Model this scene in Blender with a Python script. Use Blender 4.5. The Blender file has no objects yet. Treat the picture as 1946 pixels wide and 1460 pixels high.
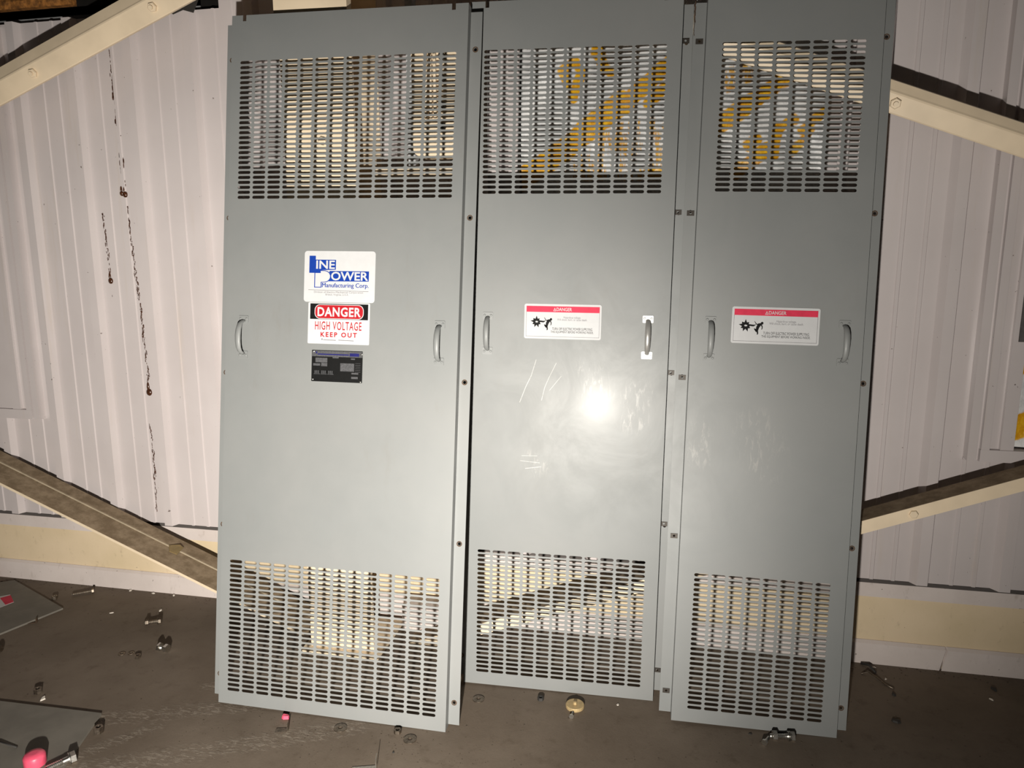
import bpy, math, random
from mathutils import Matrix, Vector
R = math.radians
C = bpy.context.scene.collection
scene = bpy.context.scene

# ------------------------------------------------------------------ camera, world, light, exposure
cam_d = bpy.data.cameras.new('camera')
cam = bpy.data.objects.new('camera', cam_d); C.objects.link(cam)
cam_d.sensor_width = 36; cam_d.lens = 36 * 1366.0265 / 1946; cam_d.clip_start = .02
def cam_axes(yaw, pitch, roll):
    F = Vector((-math.sin(yaw) * math.cos(pitch), math.cos(yaw) * math.cos(pitch), -math.sin(pitch)))
    X = Vector((math.cos(yaw), math.sin(yaw), 0)); U = X.cross(F)
    c, s = math.cos(roll), math.sin(roll)
    return c * X + s * U, -s * X + c * U, F
_r, _u, _f = cam_axes(.198744, .173970, -.001844)
cam.matrix_world = Matrix(((_r.x, _u.x, -_f.x, 0), (_r.y, _u.y, -_f.y, -3.0912), (_r.z, _u.z, -_f.z, 1.7172), (0, 0, 0, 1)))
scene.camera = cam

w = bpy.data.worlds.new('world'); scene.world = w; w.use_nodes = True
w.node_tree.nodes['Background'].inputs[0].default_value = (1, .95, .88, 1)
w.node_tree.nodes['Background'].inputs[1].default_value = .012

vs = scene.view_settings
vs.view_transform = 'Standard'; vs.look = 'None'; vs.exposure = 0; vs.gamma = 1; vs.use_curve_mapping = False

# the hand torch that lights the place, held at waist height and aimed a little to the left
LP = Vector((-.16, -3.40, .90))
def torch(name, power, cone, blend, target):
    ld = bpy.data.lights.new(name, 'SPOT')
    ld.energy = power; ld.color = (1, .955, .875); ld.spot_size = R(cone); ld.spot_blend = blend; ld.shadow_soft_size = .027
    lo = bpy.data.objects.new(name, ld); C.objects.link(lo); lo.location = LP
    lo.rotation_euler = (Vector(target) - LP).to_track_quat('-Z', 'Y').to_euler()
torch('torch_hot_beam', 590, 84, 1, (-1.80, 0, .58))       # the bright middle of the beam
torch('torch_spill', 370, 106, 1, (-.6, 0, 1.55))          # and the wide spill round it

# ------------------------------------------------------------------ materials
class NT:
    def __init__(s, name):
        m = bpy.data.materials.new(name); m.use_nodes = True
        s.m = m; s.t = m.node_tree; s.n = s.t.nodes; s.b = s.n['Principled BSDF']
    def new(s, t): return s.n.new(t)
    def ln(s, a, b): s.t.links.new(a, b)
    def setin(s, sock, v):
        if isinstance(v, bpy.types.NodeSocket): s.ln(v, sock)
        else: sock.default_value = v
    def math(s, op, a, b=0., c=None, clamp=False):
        n = s.new('ShaderNodeMath'); n.operation = op; n.use_clamp = clamp
        s.setin(n.inputs[0], a); s.setin(n.inputs[1], b)
        if c is not None: s.setin(n.inputs[2], c)
        return n.outputs[0]
    def coord(s): return s.new('ShaderNodeTexCoord').outputs['Object']
    def noise(s, scale, detail=4, rough=.6, vec=None, stretch=None, dist=0.):
        n = s.new('ShaderNodeTexNoise'); n.inputs['Scale'].default_value = scale
        n.inputs['Detail'].default_value = detail; n.inputs['Roughness'].default_value = rough; n.inputs['Distortion'].default_value = dist
        v = vec or s.coord()
        if stretch:
            mp = s.new('ShaderNodeMapping'); mp.inputs['Scale'].default_value = stretch; s.ln(v, mp.inputs[0]); v = mp.outputs[0]
        s.ln(v, n.inputs['Vector'])
        return n.outputs[0]
    def ramp(s, v, a, b, lo=0., hi=1.):
        n = s.new('ShaderNodeMapRange'); n.interpolation_type = 'SMOOTHSTEP'
        s.setin(n.inputs[0], v); n.inputs[1].default_value = a; n.inputs[2].default_value = b
        n.inputs[3].default_value = lo; n.inputs[4].default_value = hi
        return n.outputs[0]
    def mix(s, f, a, b):
        n = s.new('ShaderNodeMix'); n.data_type = 'RGBA'
        s.setin(n.inputs[0], f)
        for k, v in ((6, a), (7, b)):
            if isinstance(v, (tuple, list)): v = tuple(v)[:3] + (1,)
            s.setin(n.inputs[k], v)
        return n.outputs[2]
    def seg(s, vec, a, b, hw, soft):
        """1 within hw of the segment a-b (object space), falling to 0 over soft"""
        a = Vector(a); b = Vector(b); ab = b - a
        sub = s.new('ShaderNodeVectorMath'); sub.operation = 'SUBTRACT'; s.ln(vec, sub.inputs[0]); sub.inputs[1].default_value = a
        d = s.new('ShaderNodeVectorMath'); d.operation = 'DOT_PRODUCT'; s.ln(sub.outputs[0], d.inputs[0]); d.inputs[1].default_value = ab / ab.length_squared
        t = s.math('MULTIPLY', d.outputs['Value'], 1., clamp=True)
        sc = s.new('ShaderNodeVectorMath'); sc.operation = 'SCALE'; sc.inputs[0].default_value = ab; s.ln(t, sc.inputs['Scale'])
        df = s.new('ShaderNodeVectorMath'); df.operation = 'DISTANCE'; s.ln(sub.outputs[0], df.inputs[0]); s.ln(sc.outputs[0], df.inputs[1])
        return s.ramp(df.outputs['Value'], hw, hw + soft, 1., 0.)
    def mx(s, lst):
        o = lst[0]
        for q in lst[1:]: o = s.math('MAXIMUM', o, q)
        return o
    def bump(s, h, strength=.3, dist=.002):
        n = s.new('ShaderNodeBump'); n.inputs['Strength'].default_value = strength; n.inputs['Distance'].default_value = dist
        s.ln(h, n.inputs['Height']); s.ln(n.outputs[0], s.b.inputs['Normal'])
    def base(s, v):
        if isinstance(v, (tuple, list)): v = tuple(v)[:3] + (1,)
        s.setin(s.b.inputs['Base Color'], v)
    def fin(s, rough=.5, metal=0., spec=.5, coat=0., coat_r=.1):
        s.setin(s.b.inputs['Roughness'], rough); s.b.inputs['Metallic'].default_value = metal
        s.b.inputs['Specular IOR Level'].default_value = spec
        s.b.inputs['Coat Weight'].default_value = coat; s.b.inputs['Coat Roughness'].default_value = coat_r
        return s.m

def simple(name, col, rough=.5, metal=0., spec=.5, var=.12, scale=30.):
    t = NT(name); n = t.noise(scale, 3)
    t.base(t.mix(t.ramp(n, .3, .7), tuple(c * (1 - var) for c in col), tuple(min(1, c * (1 + var)) for c in col)))
    return t.fin(rough, metal, spec)

def gray_paint(name, scratches=(), scuff=None, dirt=.0, spec=.62):
    t = NT(name); v = t.coord()
    n = t.noise(2.2, 5, .6); n2 = t.noise(60, 3)
    col = t.mix(t.ramp(n, .3, .75), (.190, .197, .195), (.210, .213, .209))
    # rubbed, dull blotches of the paint
    if dirt:
        d = t.noise(5, 6, .7, stretch=(1, 1, .35))
        col = t.mix(t.math('MULTIPLY', t.ramp(d, .56, .72), dirt), col, (.165, .15, .13))
    rough = t.ramp(t.noise(3.5, 6, .65, dist=1.2), .3, .75, .46, .56)
    if scratches:
        m = t.mx([t.seg(v, a, b, hw, .0011) for a, b, hw in scratches])
        m = t.math('MULTIPLY', m, t.ramp(t.noise(90, 2), .3, .5, .35, .8))
        col = t.mix(m, col, (.50, .49, .47))
    if scuff:
        msk = t.mx([t.seg(v, a, b, hw, so) for a, b, hw, so in scuff])
        st = t.ramp(t.noise(45, 4, .7, stretch=(1.6, 1, .4), dist=.8), .5, .68)
        m = t.math('MULTIPLY', msk, st)
        col = t.mix(t.math('MULTIPLY', m, .30), col, (.40, .38, .35))
        rough = t.math('SUBTRACT', rough, t.math('MULTIPLY', m, .05))
    t.base(col)
    t.bump(t.noise(9, 3, .5), .05, .004)
    return t.fin(rough, 0, spec, .034, .19)

M = {}
M['gray'] = gray_paint('gray_enamel', dirt=.25)
M['gray_low'] = gray_paint('gray_enamel_small_parts')
M['gray_mid'] = gray_paint('gray_enamel_scratched', dirt=.15, spec=.45,
    scratches=[((.268, 0, 1.33), (.250, 0, 1.268), .0004), ((.250, 0, 1.268), (.230, 0, 1.225), .0007), ((.230, 0, 1.225), (.208, 0, 1.165), .0006),
               ((.345, 0, 1.32), (.318, 0, 1.262), .0003), ((.318, 0, 1.262), (.303, 0, 1.225), .0005), ((.303, 0, 1.225), (.292, 0, 1.175), .0005),
               ((.365, 0, 1.27), (.322, 0, 1.215), .0003), ((.235, 0, .905), (.295, 0, .915), .0005), ((.215, 0, .935), (.29, 0, .93), .0003), ((.22, 0, .955), (.28, 0, .957), .0002)],
    scuff=[((.655, 0, 1.20), (.645, 0, 1.13), .03, .06), ((.47, 0, 1.27), (.50, 0, 1.20), .02, .08), ((.26, 0, .94), (.29, 0, .91), .02, .03)])
M['gray_right'] = gray_paint('gray_enamel_rubbed', dirt=.15,
    scuff=[((.25, 0, 1.10), (.28, 0, 1.0), .03, .08), ((.05, 0, 1.1), (.05, 0, 1.0), .01, .06)])
def wall_white():
    t = NT('white_wall_sheet'); v = t.coord()
    n = t.noise(1.3, 5); big = t.mix(t.ramp(n, .3, .7), (.545, .490, .482), (.60, .543, .535))
    streak = t.noise(14, 5, .7, stretch=(1, 1, .06))
    col = t.mix(t.math('MULTIPLY', t.ramp(streak, .55, .75), .35), big, (.52, .44, .36))
    sp = t.noise(55, 2, .5)
    col = t.mix(t.math('MULTIPLY', t.ramp(sp, .74, .78), .8), col, (.09, .06, .045))
    t.base(col); return t.fin(.3, 0, .6)
M['wall'] = wall_white()
M['cream'] = simple('cream_steel_paint', (.78, .635, .455), .5, var=.06, scale=6)
def dusty():
    t = NT('dusty_steel'); n = t.noise(18, 6, .7)
    t.base(t.mix(t.ramp(n, .35, .7), (.20, .145, .09), (.33, .25, .165))); t.bump(n, .4, .004)
    return t.fin(.9, 0, .2)
M['dusty'] = dusty()
def floor_mat():
    t = NT('dusty_concrete'); v = t.coord()
    n = t.noise(1.6, 6, .65); n2 = t.noise(14, 6, .7); n3 = t.noise(130, 3, .6)
    col = t.mix(t.ramp(n, .3, .72), (.125, .096, .071), (.178, .141, .108))
    col = t.mix(t.math('MULTIPLY', t.ramp(n2, .52, .72), .45), col, (.08, .057, .038))
    col = t.mix(t.math('MULTIPLY', t.ramp(n3, .66, .74), .5), col, (.09, .06, .04))
    sc = t.mx([t.seg(v, (-1.95, -1.28, 0), (-1.05, -.84, 0), .02, .05), t.seg(v, (-2.05, -1.0, 0), (-1.3, -.72, 0), .015, .05),
               t.seg(v, (-1.75, -.72, 0), (-1.45, -.62, 0), .008, .03), t.seg(v, (-2.0, -1.25, 0), (-1.78, -.98, 0), .012, .03)])
    st = t.ramp(t.noise(60, 5, .75, stretch=(.5, 1.6, 1), dist=.6), .47, .62)
    col = t.mix(t.math('MULTIPLY', t.math('MULTIPLY', sc, st), .6), col, (.31, .265, .215))
    t.base(col)
    h = t.math('ADD', t.math('MULTIPLY', n2, .6), t.math('MULTIPLY', t.math('MULTIPLY', sc, st), 1.2))
    t.bump(t.math('ADD', h, t.math('MULTIPLY', n3, .25)), .35, .004)
    return t.fin(.72, 0, .3)
M['floor'] = floor_mat()
def curb(name, c1, c2, grime):
    t = NT(name); n = t.noise(3, 5); g = t.noise(26, 6, .75, stretch=(1, 1, .5))
    col = t.mix(t.ramp(n, .3, .7), c1, c2)
    col = t.mix(t.math('MULTIPLY', t.ramp(g, .56, .74), grime), col, (.20, .15, .09))
    g2 = t.noise(48, 3); col = t.mix(t.math('MULTIPLY', t.ramp(g2, .70, .75), .7), col, (.10, .075, .05))
    t.base(col); t.bump(g, .2, .003); return t.fin(.6, 0, .4)
M['yellow'] = curb('yellowed_curb_paint', (.68, .545, .355), (.76, .61, .42), .35)
M['base'] = curb('pale_baseboard_paint', (.62, .545, .51), (.70, .62, .585), .3)
M['black'] = simple('gap_shade_black', (.012, .011, .010), .9, spec=.1)  # near-black stands in for shade in the wall's open gaps
M['dark'] = simple('dark_rubber', (.03, .027, .024), .7)
M['foam'] = simple('brown_foam', (.30, .12, .025), .8, var=.5, scale=45)
M['drip'] = simple('dried_brown_resin', (.060, .022, .010), .22, var=.3, scale=90)
M['zinc'] = simple('zinc_plated_steel', (.62, .60, .56), .3, 1., var=.15, scale=120)
M['oldsteel'] = simple('tarnished_steel', (.24, .20, .16), .45, 1., var=.3, scale=120)
M['chrome'] = simple('bare_handle_metal', (.46, .45, .43), .3, .6, var=.08)
M['brass'] = simple('yellow_brass', (.50, .37, .19), .45, .35, var=.12, scale=60)
M['pink'] = simple('pink_plastic', (.75, .09, .16), .4, var=.1)
M['pale'] = simple('pale_chip', (.66, .60, .53), .7, var=.15)
M['white'] = simple('white_vinyl', (.50, .50, .505), .55, spec=.3, var=.02)
M['blue'] = simple('blue_ink', (.004, .035, .26), .6, spec=.2, var=.05)
M['red'] = simple('red_ink', (.36, .008, .014), .6, spec=.2, var=.05)
M['pinkred'] = simple('faded_red_ink', (.56, .030, .070), .6, spec=.2, var=.08)
M['ink'] = simple('black_ink', (.006, .006, .006), .6, spec=.12, var=.1)
M['greyink'] = simple('grey_ink', (.17, .16, .17), .6, spec=.2, var=.05)
M['plate_grey'] = simple('etched_grey', (.07, .07, .074), .5, spec=.3, var=.25, scale=300)
M['plate_blue'] = simple('dark_blue_ink', (.012, .012, .10), .5, spec=.2, var=.1)
def insulation():
    t = NT('silver_insulation_yellow_paint'); v = t.coord()
    wv = t.new('ShaderNodeVectorMath'); wv.operation = 'MULTIPLY_ADD'
    nn = t.new('ShaderNodeTexNoise'); nn.inputs['Scale'].default_value = 16; nn.inputs['Detail'].default_value = 3; t.ln(v, nn.inputs['Vector'])
    t.ln(nn.outputs['Color'], wv.inputs[0]); wv.inputs[1].default_value = (.035, 0, .035)
    t.ln(v, wv.inputs[2]); p0 = wv.outputs[0]
    fl = t.new('ShaderNodeVectorMath'); fl.operation = 'MULTIPLY_ADD'; t.ln(p0, fl.inputs[0]); fl.inputs[1].default_value = (1, 0, 1); fl.inputs[2].default_value = (-.0175, 0, -.0175)
    p = fl.outputs[0]
    S = lambda a, b, hw: t.seg(p, (a[0], 0, a[1]), (b[0], 0, b[1]), hw, .008)
    m = [S((-.56, 2.04), (-.16, 2.33), .042), S((-.16, 2.33), (.02, 2.47), .028), S((-.06, 2.33), (.03, 2.40), .02),
         S((-.40, 2.47), (-.36, 2.50), .016), S((-.405, 2.46), (-.385, 2.41), .016), S((-.36, 2.50), (-.325, 2.44), .013), S((-.33, 2.45), (-.36, 2.36), .016),
         S((-.27, 2.53), (-.235, 2.46), .02), S((-.235, 2.46), (-.2, 2.44), .012), S((-.05, 2.06), (.02, 2.05), .02),
         S((.20, 2.22), (.34, 2.31), .032), S((.34, 2.31), (.46, 2.40), .028), S((.29, 2.05), (.40, 2.13), .026), S((.42, 2.11), (.44, 2.21), .018),
         S((.44, 2.21), (.50, 2.24), .016), S((.53, 2.20), (.62, 2.28), .016), S((.50, 2.12), (.56, 2.20), .012), S((.33, 2.15), (.36, 2.17), .02),
         S((1.38, 1.05), (1.5, 1.10), .045), S((1.37, 1.30), (1.5, 1.34), .035)]
    mask = t.mx(m)
    # fine runs below the broad band
    run = t.ramp(t.noise(34, 4, .7, vec=v, stretch=(1, 1, .22)), .47, .56)
    low = t.mx([S((-.20, 2.16), (.05, 2.18), .09), S((-.34, 2.08), (.05, 2.08), .05), S((.16, 2.36), (.30, 2.42), .04)])
    mask = t.math('MAXIMUM', mask, t.math('MULTIPLY', t.math('MULTIPLY', run, low), .9))
    br = t.noise(40, 3); c_y = t.mix(t.ramp(br, .35, .7), (.62, .28, .006), (.80, .45, .015))
    wh = t.noise(20, 4, .6); c_w = t.mix(t.ramp(wh, .3, .7), (.62, .62, .63), (.80, .79, .78))
    t.base(t.mix(mask, c_w, c_y))
    t.bump(t.noise(26, 4, .6, stretch=(1, 1, .5)), .5, .012)
    return t.fin(.4, 0, .5)
M['insul'] = insulation()

# ------------------------------------------------------------------ mesh helpers
class MB:
    def __init__(s): s.v = []; s.f = []; s.sm = []
    def add(s, vs, fs, smooth=False):
        o = len(s.v); s.v += [tuple(q) for q in vs]
        s.f += [tuple(i + o for i in f) for f in fs]; s.sm += [smooth] * len(fs)
        return s
    def box(s, x0, x1, y0, y1, z0, z1):
        return s.add([(x0, y0, z0), (x1, y0, z0), (x1, y1, z0), (x0, y1, z0), (x0, y0, z1), (x1, y0, z1), (x1, y1, z1), (x0, y1, z1)],
              [(0, 3, 2, 1), (4, 5, 6, 7), (0, 1, 5, 4), (1, 2, 6, 5), (2, 3, 7, 6), (3, 0, 4, 7)])
    def prism(s, pts, y0, y1):
        """polygon in x,z (counter-clockwise seen from -y) between y0 (front) and y1 (back)"""
        n = len(pts)
        vs = [(x, y0, z) for x, z in pts] + [(x, y1, z) for x, z in pts]
        return s.add(vs, [tuple(range(n)), tuple(range(2 * n - 1, n - 1, -1))] + [(i, i + n, (i + 1) % n + n, (i + 1) % n) for i in range(n)])
    def sweep(s, rings, closed=True, caps=True, smooth=False):
        n = len(rings[0]); vs = [p for r in rings for p in r]; fs = []
        for k in range(len(rings) - 1):
            for i in range(n if closed else n - 1):
                j = (i + 1) % n
                fs.append((k * n + i, k * n + j, (k + 1) * n + j, (k + 1) * n + i))
        s.add(vs, fs, smooth)
        if caps and closed:
            o = len(s.v) - len(vs)
            s.f += [tuple(o + i for i in range(n - 1, -1, -1)), tuple(o + (len(rings) - 1) * n + i for i in range(n))]; s.sm += [False] * 2
        return s
    def tube(s, path, rad, n=8, flat=1.0, smooth=True):
        path = [Vector(p) for p in path]; rings = []
        for k, p in enumerate(path):
            t = (path[min(k + 1, len(path) - 1)] - path[max(k - 1, 0)]).normalized()
            a = t.cross(Vector((1, 0, 0)));
            if a.length < .3: a = t.cross(Vector((0, 1, 0)))
            a.normalize(); b = t.cross(a)
            r = rad[k] if isinstance(rad, (list, tuple)) else rad
            rings.append([p + a * (r * flat * math.cos(2 * math.pi * i / n)) + b * (r * math.sin(2 * math.pi * i / n)) for i in range(n)])
        return s.sweep(rings, smooth=smooth)
    def lathe(s, prof, n=16, axis=(0, 0, 1), org=(0, 0, 0), smooth=False):
        ax = Vector(axis).normalized(); a = ax.orthogonal().normalized(); b = ax.cross(a); o = Vector(org)
        rings = [[o + ax * h + (a * math.cos(2 * math.pi * i / n) + b * math.sin(2 * math.pi * i / n)) * r for i in range(n)] for r, h in prof]
        return s.sweep(rings, smooth=smooth)
    def blob(s, c, r, n=7, m=4):
        rings = []
        for k in range(m + 1):
            th = math.pi * (k + .02) / (m + .04)
            rings.append([(c[0] + r[0] * math.sin(th) * math.cos(2 * math.pi * i / n), c[1] + r[1] * math.sin(th) * math.sin(2 * math.pi * i / n), c[2] + r[2] * math.cos(th)) for i in range(n)])
        rings.reverse()
        return s.sweep(rings, smooth=True)
    def build(s, name, mat, parent=None, loc=None, rot=None):
        me = bpy.data.meshes.new(name); me.from_pydata(s.v, [], s.f); me.update()
        me.polygons.foreach_set('use_smooth', s.sm)
        me.materials.append(mat)
        o = bpy.data.objects.new(name, me); C.objects.link(o)
        if parent: o.parent = parent
        if loc: o.location = loc
        if rot: o.rotation_euler = rot
        return o
def tag(o, label=None, cat=None, group=None, kind=None):
    for k, v in (('label', label), ('category', cat), ('group', group), ('kind', kind)):
        if v: o[k] = v
    return o
def struct(o, label, cat): return tag(o, label, cat, kind='structure')
def empty(name, label, cat, loc=(0, 0, 0), rot=(0, 0, 0), group=None):
    o = bpy.data.objects.new(name, None); C.objects.link(o); o.location = loc; o.rotation_euler = rot
    o.empty_display_size = .1
    return tag(o, label, cat, group)
def rrect(x0, x1, z0, z1, r, n=4):
    pts = []
    for cx, cz, a0 in ((x1 - r, z0 + r, -90), (x1 - r, z1 - r, 0), (x0 + r, z1 - r, 90), (x0 + r, z0 + r, 180)):
        pts += [(cx + r * math.cos(R(a0 + 90 * k / n)), cz + r * math.sin(R(a0 + 90 * k / n))) for k in range(n + 1)]
    return pts
def text_obj(body, x0, x1, z0, z1, y, mat, name, parent, bold=0., shear=0., th=.0004, space=1., thick=0.):
    cu = bpy.data.curves.new('lettering', 'FONT'); cu.body = body; cu.size = 1; cu.offset = bold; cu.shear = shear
    cu.resolution_u = 3; cu.space_character = space; cu.align_x = 'LEFT'
    to = bpy.data.objects.new('lettering', cu); C.objects.link(to)
    me = bpy.data.meshes.new_from_object(to.evaluated_get(bpy.context.evaluated_depsgraph_get()))
    bpy.data.objects.remove(to); bpy.data.curves.remove(cu)
    xs = [v.co.x for v in me.vertices]; ys = [v.co.y for v in me.vertices]
    ax, bx, ay, by = min(xs), max(xs), min(ys), max(ys)
    for v in me.vertices:
        v.co = (x0 + (v.co.x - ax) / (bx - ax) * (x1 - x0), y, z0 + (v.co.y - ay) / (by - ay) * (z1 - z0))
    if thick:
        n = len(me.vertices); vv = [tuple(v.co) for v in me.vertices]; ff = [tuple(p.vertices) for p in me.polygons]
        me2 = bpy.data.meshes.new(name); vs2 = []; fs2 = []
        for k, dx in enumerate((-thick, 0, thick)):
            vs2 += [(x + dx, y_ - .00002 * k, z) for x, y_, z in vv]; fs2 += [tuple(i + k * n for i in f) for f in ff]
        me2.from_pydata(vs2, [], fs2); bpy.data.meshes.remove(me); me = me2
    me.polygons.foreach_set('use_smooth', [False] * len(me.polygons)); me.update(); me.name = name; me.materials.clear(); me.materials.append(mat)
    o = bpy.data.objects.new(name, me); C.objects.link(o); o.parent = parent
    return o

random.seed(7)
# ------------------------------------------------------------------ the shell
g = MB(); g.add([(-6.0, -4.2, 0), (4.2, -4.2, 0), (4.2, .25, 0), (-6.0, .25, 0)], [(0, 1, 2, 3)])
struct(g.build('floor', M['floor']), 'dusty brown concrete floor strewn with bolts and grit', 'floor')

YP = -.016                                    # plane of the flat pans of the ribbed sheet
def rib_profile(x0, x1, phase):
    P = .305; prof = []; k = math.floor((x0 - phase) / P) - 1
    loc = [(0, 0), (.076, 0), (.079, .005), (.091, .005), (.094, 0), (.1595, 0), (.1625, .005), (.1745, .005), (.1775, 0), (.230, 0), (.250, .032), (.291, .032)]
    while phase + k * P < x1 + P:
        prof += [(phase + k * P + a, YP - h) for a, h in loc]; k += 1
    return prof
def clip_profile(prof, xs):
    """insert the given x positions and keep the range xs[0]..xs[-1]"""
    out = list(prof)
    for x in xs:
        for i in range(len(out) - 1):
            if out[i][0] < x < out[i + 1][0]:
                t = (x - out[i][0]) / (out[i + 1][0] - out[i][0]); out.insert(i + 1, (x, out[i][1] + t * (out[i + 1][1] - out[i][1]))); break
    return [q for q in out if xs[0] - 1e-6 <= q[0] <= xs[-1] + 1e-6]
ZB, ZT = .385, 3.5
WIN = [(-4.42, -3.2, .945, 3.4), (-.585, .65, .93, 3.4), (1.33, 2.56, .965, 3.4), (-6.0, -1.93, 2.80, ZT)]
g = MB()
for x0, x1, ph in ((-6.0, 0., -2.35), (0., 4.2, 1.138)):
    xs = sorted({x0, x1} | {q for wn in WIN for q in wn[:2] if x0 < q < x1})
    pr = clip_profile(rib_profile(x0, x1, ph), xs)
    for (xa, ya), (xb, yb) in zip(pr, pr[1:]):
        if xb - xa < 1e-6: continue
        xm = (xa + xb) / 2; cuts = sorted((wn[2], wn[3]) for wn in WIN if wn[0] < xm < wn[1])
        z = ZB
        for c0, c1 in cuts + [(ZT, ZT)]:
            if c0 > z + 1e-4: g.add([(xa, ya, z), (xb, yb, z), (xb, yb, c0), (xa, ya, c0)], [(0, 1, 2, 3)])
            z = max(z, c1)
struct(g.build('wall_back', M['wall']), 'white ribbed metal wall sheeting', 'wall')
g = MB(); g.box(-6.0, 4.2, .035, .05, .0, 3.5)
struct(g.build('trim_1', M['black']), 'black sheet put in as the shade in the gap under the ribbed sheeting', 'gap shade')  # the gap's shade comes from this near-black colour
g = MB(); g.box(-6.0, 4.2, -.004, .034, .30, .362)
struct(g.build('trim_2', M['base']), 'pale strip under the ribbed wall sheeting', 'trim')
g = MB(); g.box(-6.0, 4.2, .0, .034, .0, .30)
struct(g.build('trim_3', M['yellow']), 'yellowed painted curb along the foot of the wall', 'curb')
for xa, xb, s in ((-6.0, 1.228, 1), (1.236, 4.2, -1)):
    g = MB(); sk = .012 * s
    vs = []
    for x, d in ((xa, 0), (xb, 1)):
        e = .014 if (x in (1.228, 1.236)) else 0
        vs += [(x - (e if x == 1.228 else -e) * 0 + (-e if x == 1.228 else -e), -.018, 0), (x + (e * .3), -.016, .092), (x + e * .3, -.004, .103), (x, .0, .103), (x, .0, 0)]
    g.sweep([vs[:5], vs[5:]])
    struct(g.build('baseboard_back', M['base']), 'long pale baseboard running left from the joint near the right corner' if s == 1 else 'short pale baseboard right of the joint near the right corner', 'baseboard')

# windows: pressed white frames
def window(name, xl, xr, zs, zt, left, right, label, wide=0):
    g = MB()
    for side, x in (('l', xl), ('r', xr)):
        if (side == 'l' and not left) or (side == 'r' and not right): continue
        d = -1 if side == 'l' else 1
        for a, b, y0, y1 in ((-.035, .012, -.045, .03), (.012, .052, -.030, .02), (.052, .082, -.052, .02), (.082, .098, -.034, 0), (.098, .130, -.056, -.005)):
            lo_, hi_ = sorted((x + d * a, x + d * b)); g.box(lo_, hi_, y0, y1, zs - .045, zt)
    g.box(xl - (.084 if left else 0), xr + (.084 if right else 0), -.053, .03, zs - .048, zs); g.box(xl - (.132 if left else 0), xr + (.132 if right else 0), -.030, .0, zs - .05, zs - .04)
    if wide: g.box(xr - wide, xr - .012, -.034, .02, zs, zt)
    return struct(g.build(name, M['wall']), label, 'window')
window('window_1', -4.44, -3.20, .955, 2.79, True, True, 'white pressed frame of the window at the left edge', .165)
window('window_2', -.615, .645, .945, 3.4, True, True, 'white framed window stuffed with insulation behind the panels')
window('window_3', 1.345, 2.575, .972, 3.4, True, True, 'white pressed frame of the window at the right edge')
# insulation in the windows
def insul(x0, x1, z0, z1, y, label):
    g = MB(); nx, nz = 40, 50; vs = []; rnd = random.Random(int(x0 * 100))
    for k in range(nz + 1):
        for i in range(nx + 1):
            x = x0 + (x1 - x0) * i / nx; z = z0 + (z1 - z0) * k / nz
            vs.append((x, y - .012 * (1 + math.sin(x * 21 + math.sin(z * 9) * 1.3)) + .004 * rnd.random(), z))
    n0 = len(vs); vs += [(x0, y + .03, z0), (x1, y + .03, z0), (x1, y + .03, z1), (x0, y + .03, z1)]
    fs = [(k * (nx + 1) + i, k * (nx + 1) + i + 1, (k + 1) * (nx + 1) + i + 1, (k + 1) * (nx + 1) + i) for k in range(nz) for i in range(nx)]
    tl = nz * (nx + 1)
    fs += [(n0, n0 + 3, n0 + 2, n0 + 1), tuple([n0, n0 + 1] + list(range(nx, -1, -1))), tuple([n0 + 3] + list(range(tl, tl + nx + 1)) + [n0 + 2])]
    g.add(vs, fs, False)
    return tag(g.build('insulation_batt', M['insul']), label, 'insulation')
insul(-.575, .618, .96, 2.98, -.018, 'silver insulation with yellow paint streaks behind the middle and right louvers')
insul(1.36, 2.55, .978, 3.35, .0, 'silver insulation with yellow patches in the right edge window')
g = MB(); g.box(1.345, 1.62, -.064, -.058, 1.40, 1.75)
tag(g.build('cover_plate', simple('dark_grey_tape', (.075, .068, .066), .7, var=.2)), 'dark grey sheet over the window frame at the right edge', 'plate')

# opening over the left wall: girt, foam strip, torn black film
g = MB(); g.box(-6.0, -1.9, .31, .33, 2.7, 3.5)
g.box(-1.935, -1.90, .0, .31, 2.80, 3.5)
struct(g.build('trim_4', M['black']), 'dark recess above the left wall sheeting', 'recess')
g = MB(); g.box(-6.0, -2.05, .03, .12, 2.832, 2.868); g.box(-6.0, -2.05, .03, .036, 2.80, 2.868)
struct(g.build('trim_5', simple('bare_grey_steel', (.22, .22, .225), .5)), 'grey steel girt above the left wall sheeting', 'girt')
g = MB()
xs = [-3.14 + .03 * i for i in range(16)]
rings = []
for i, x in enumerate(xs):
    j = random.uniform(-.004, .004)
    rings.append([(x, .006 + j, 2.872), (x, .11, 2.872), (x, .11, 2.93), (x, .014 - j, 2.932 - j), (x, .002 + j, 2.905 + j)])
g.sweep(rings)
tag(g.build('foam_strip', M['foam']), 'crumbling orange brown foam strip in the opening at upper left', 'foam')
for nm, pts, lab in (('torn_film', [(-3.42, 2.84), (-3.40, 2.80), (-3.34, 2.755), (-3.30, 2.745), (-3.28, 2.775), (-3.25, 2.765), (-3.20, 2.79), (-3.14, 2.775), (-3.10, 2.84)], 'torn black film hanging over the wall sheeting at far upper left'),
                     ('torn_film', [(-2.27, 2.90), (-2.25, 2.80), (-2.20, 2.765), (-2.17, 2.80), (-2.13, 2.775), (-2.08, 2.79), (-2.03, 2.775), (-2.0, 2.83), (-1.98, 2.90)], 'torn black film above the upper left brace beside the white trim')):
    g = MB(); g.prism(pts, -.057, -.053); tag(g.build(nm, M['dark']), lab, 'film')

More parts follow.
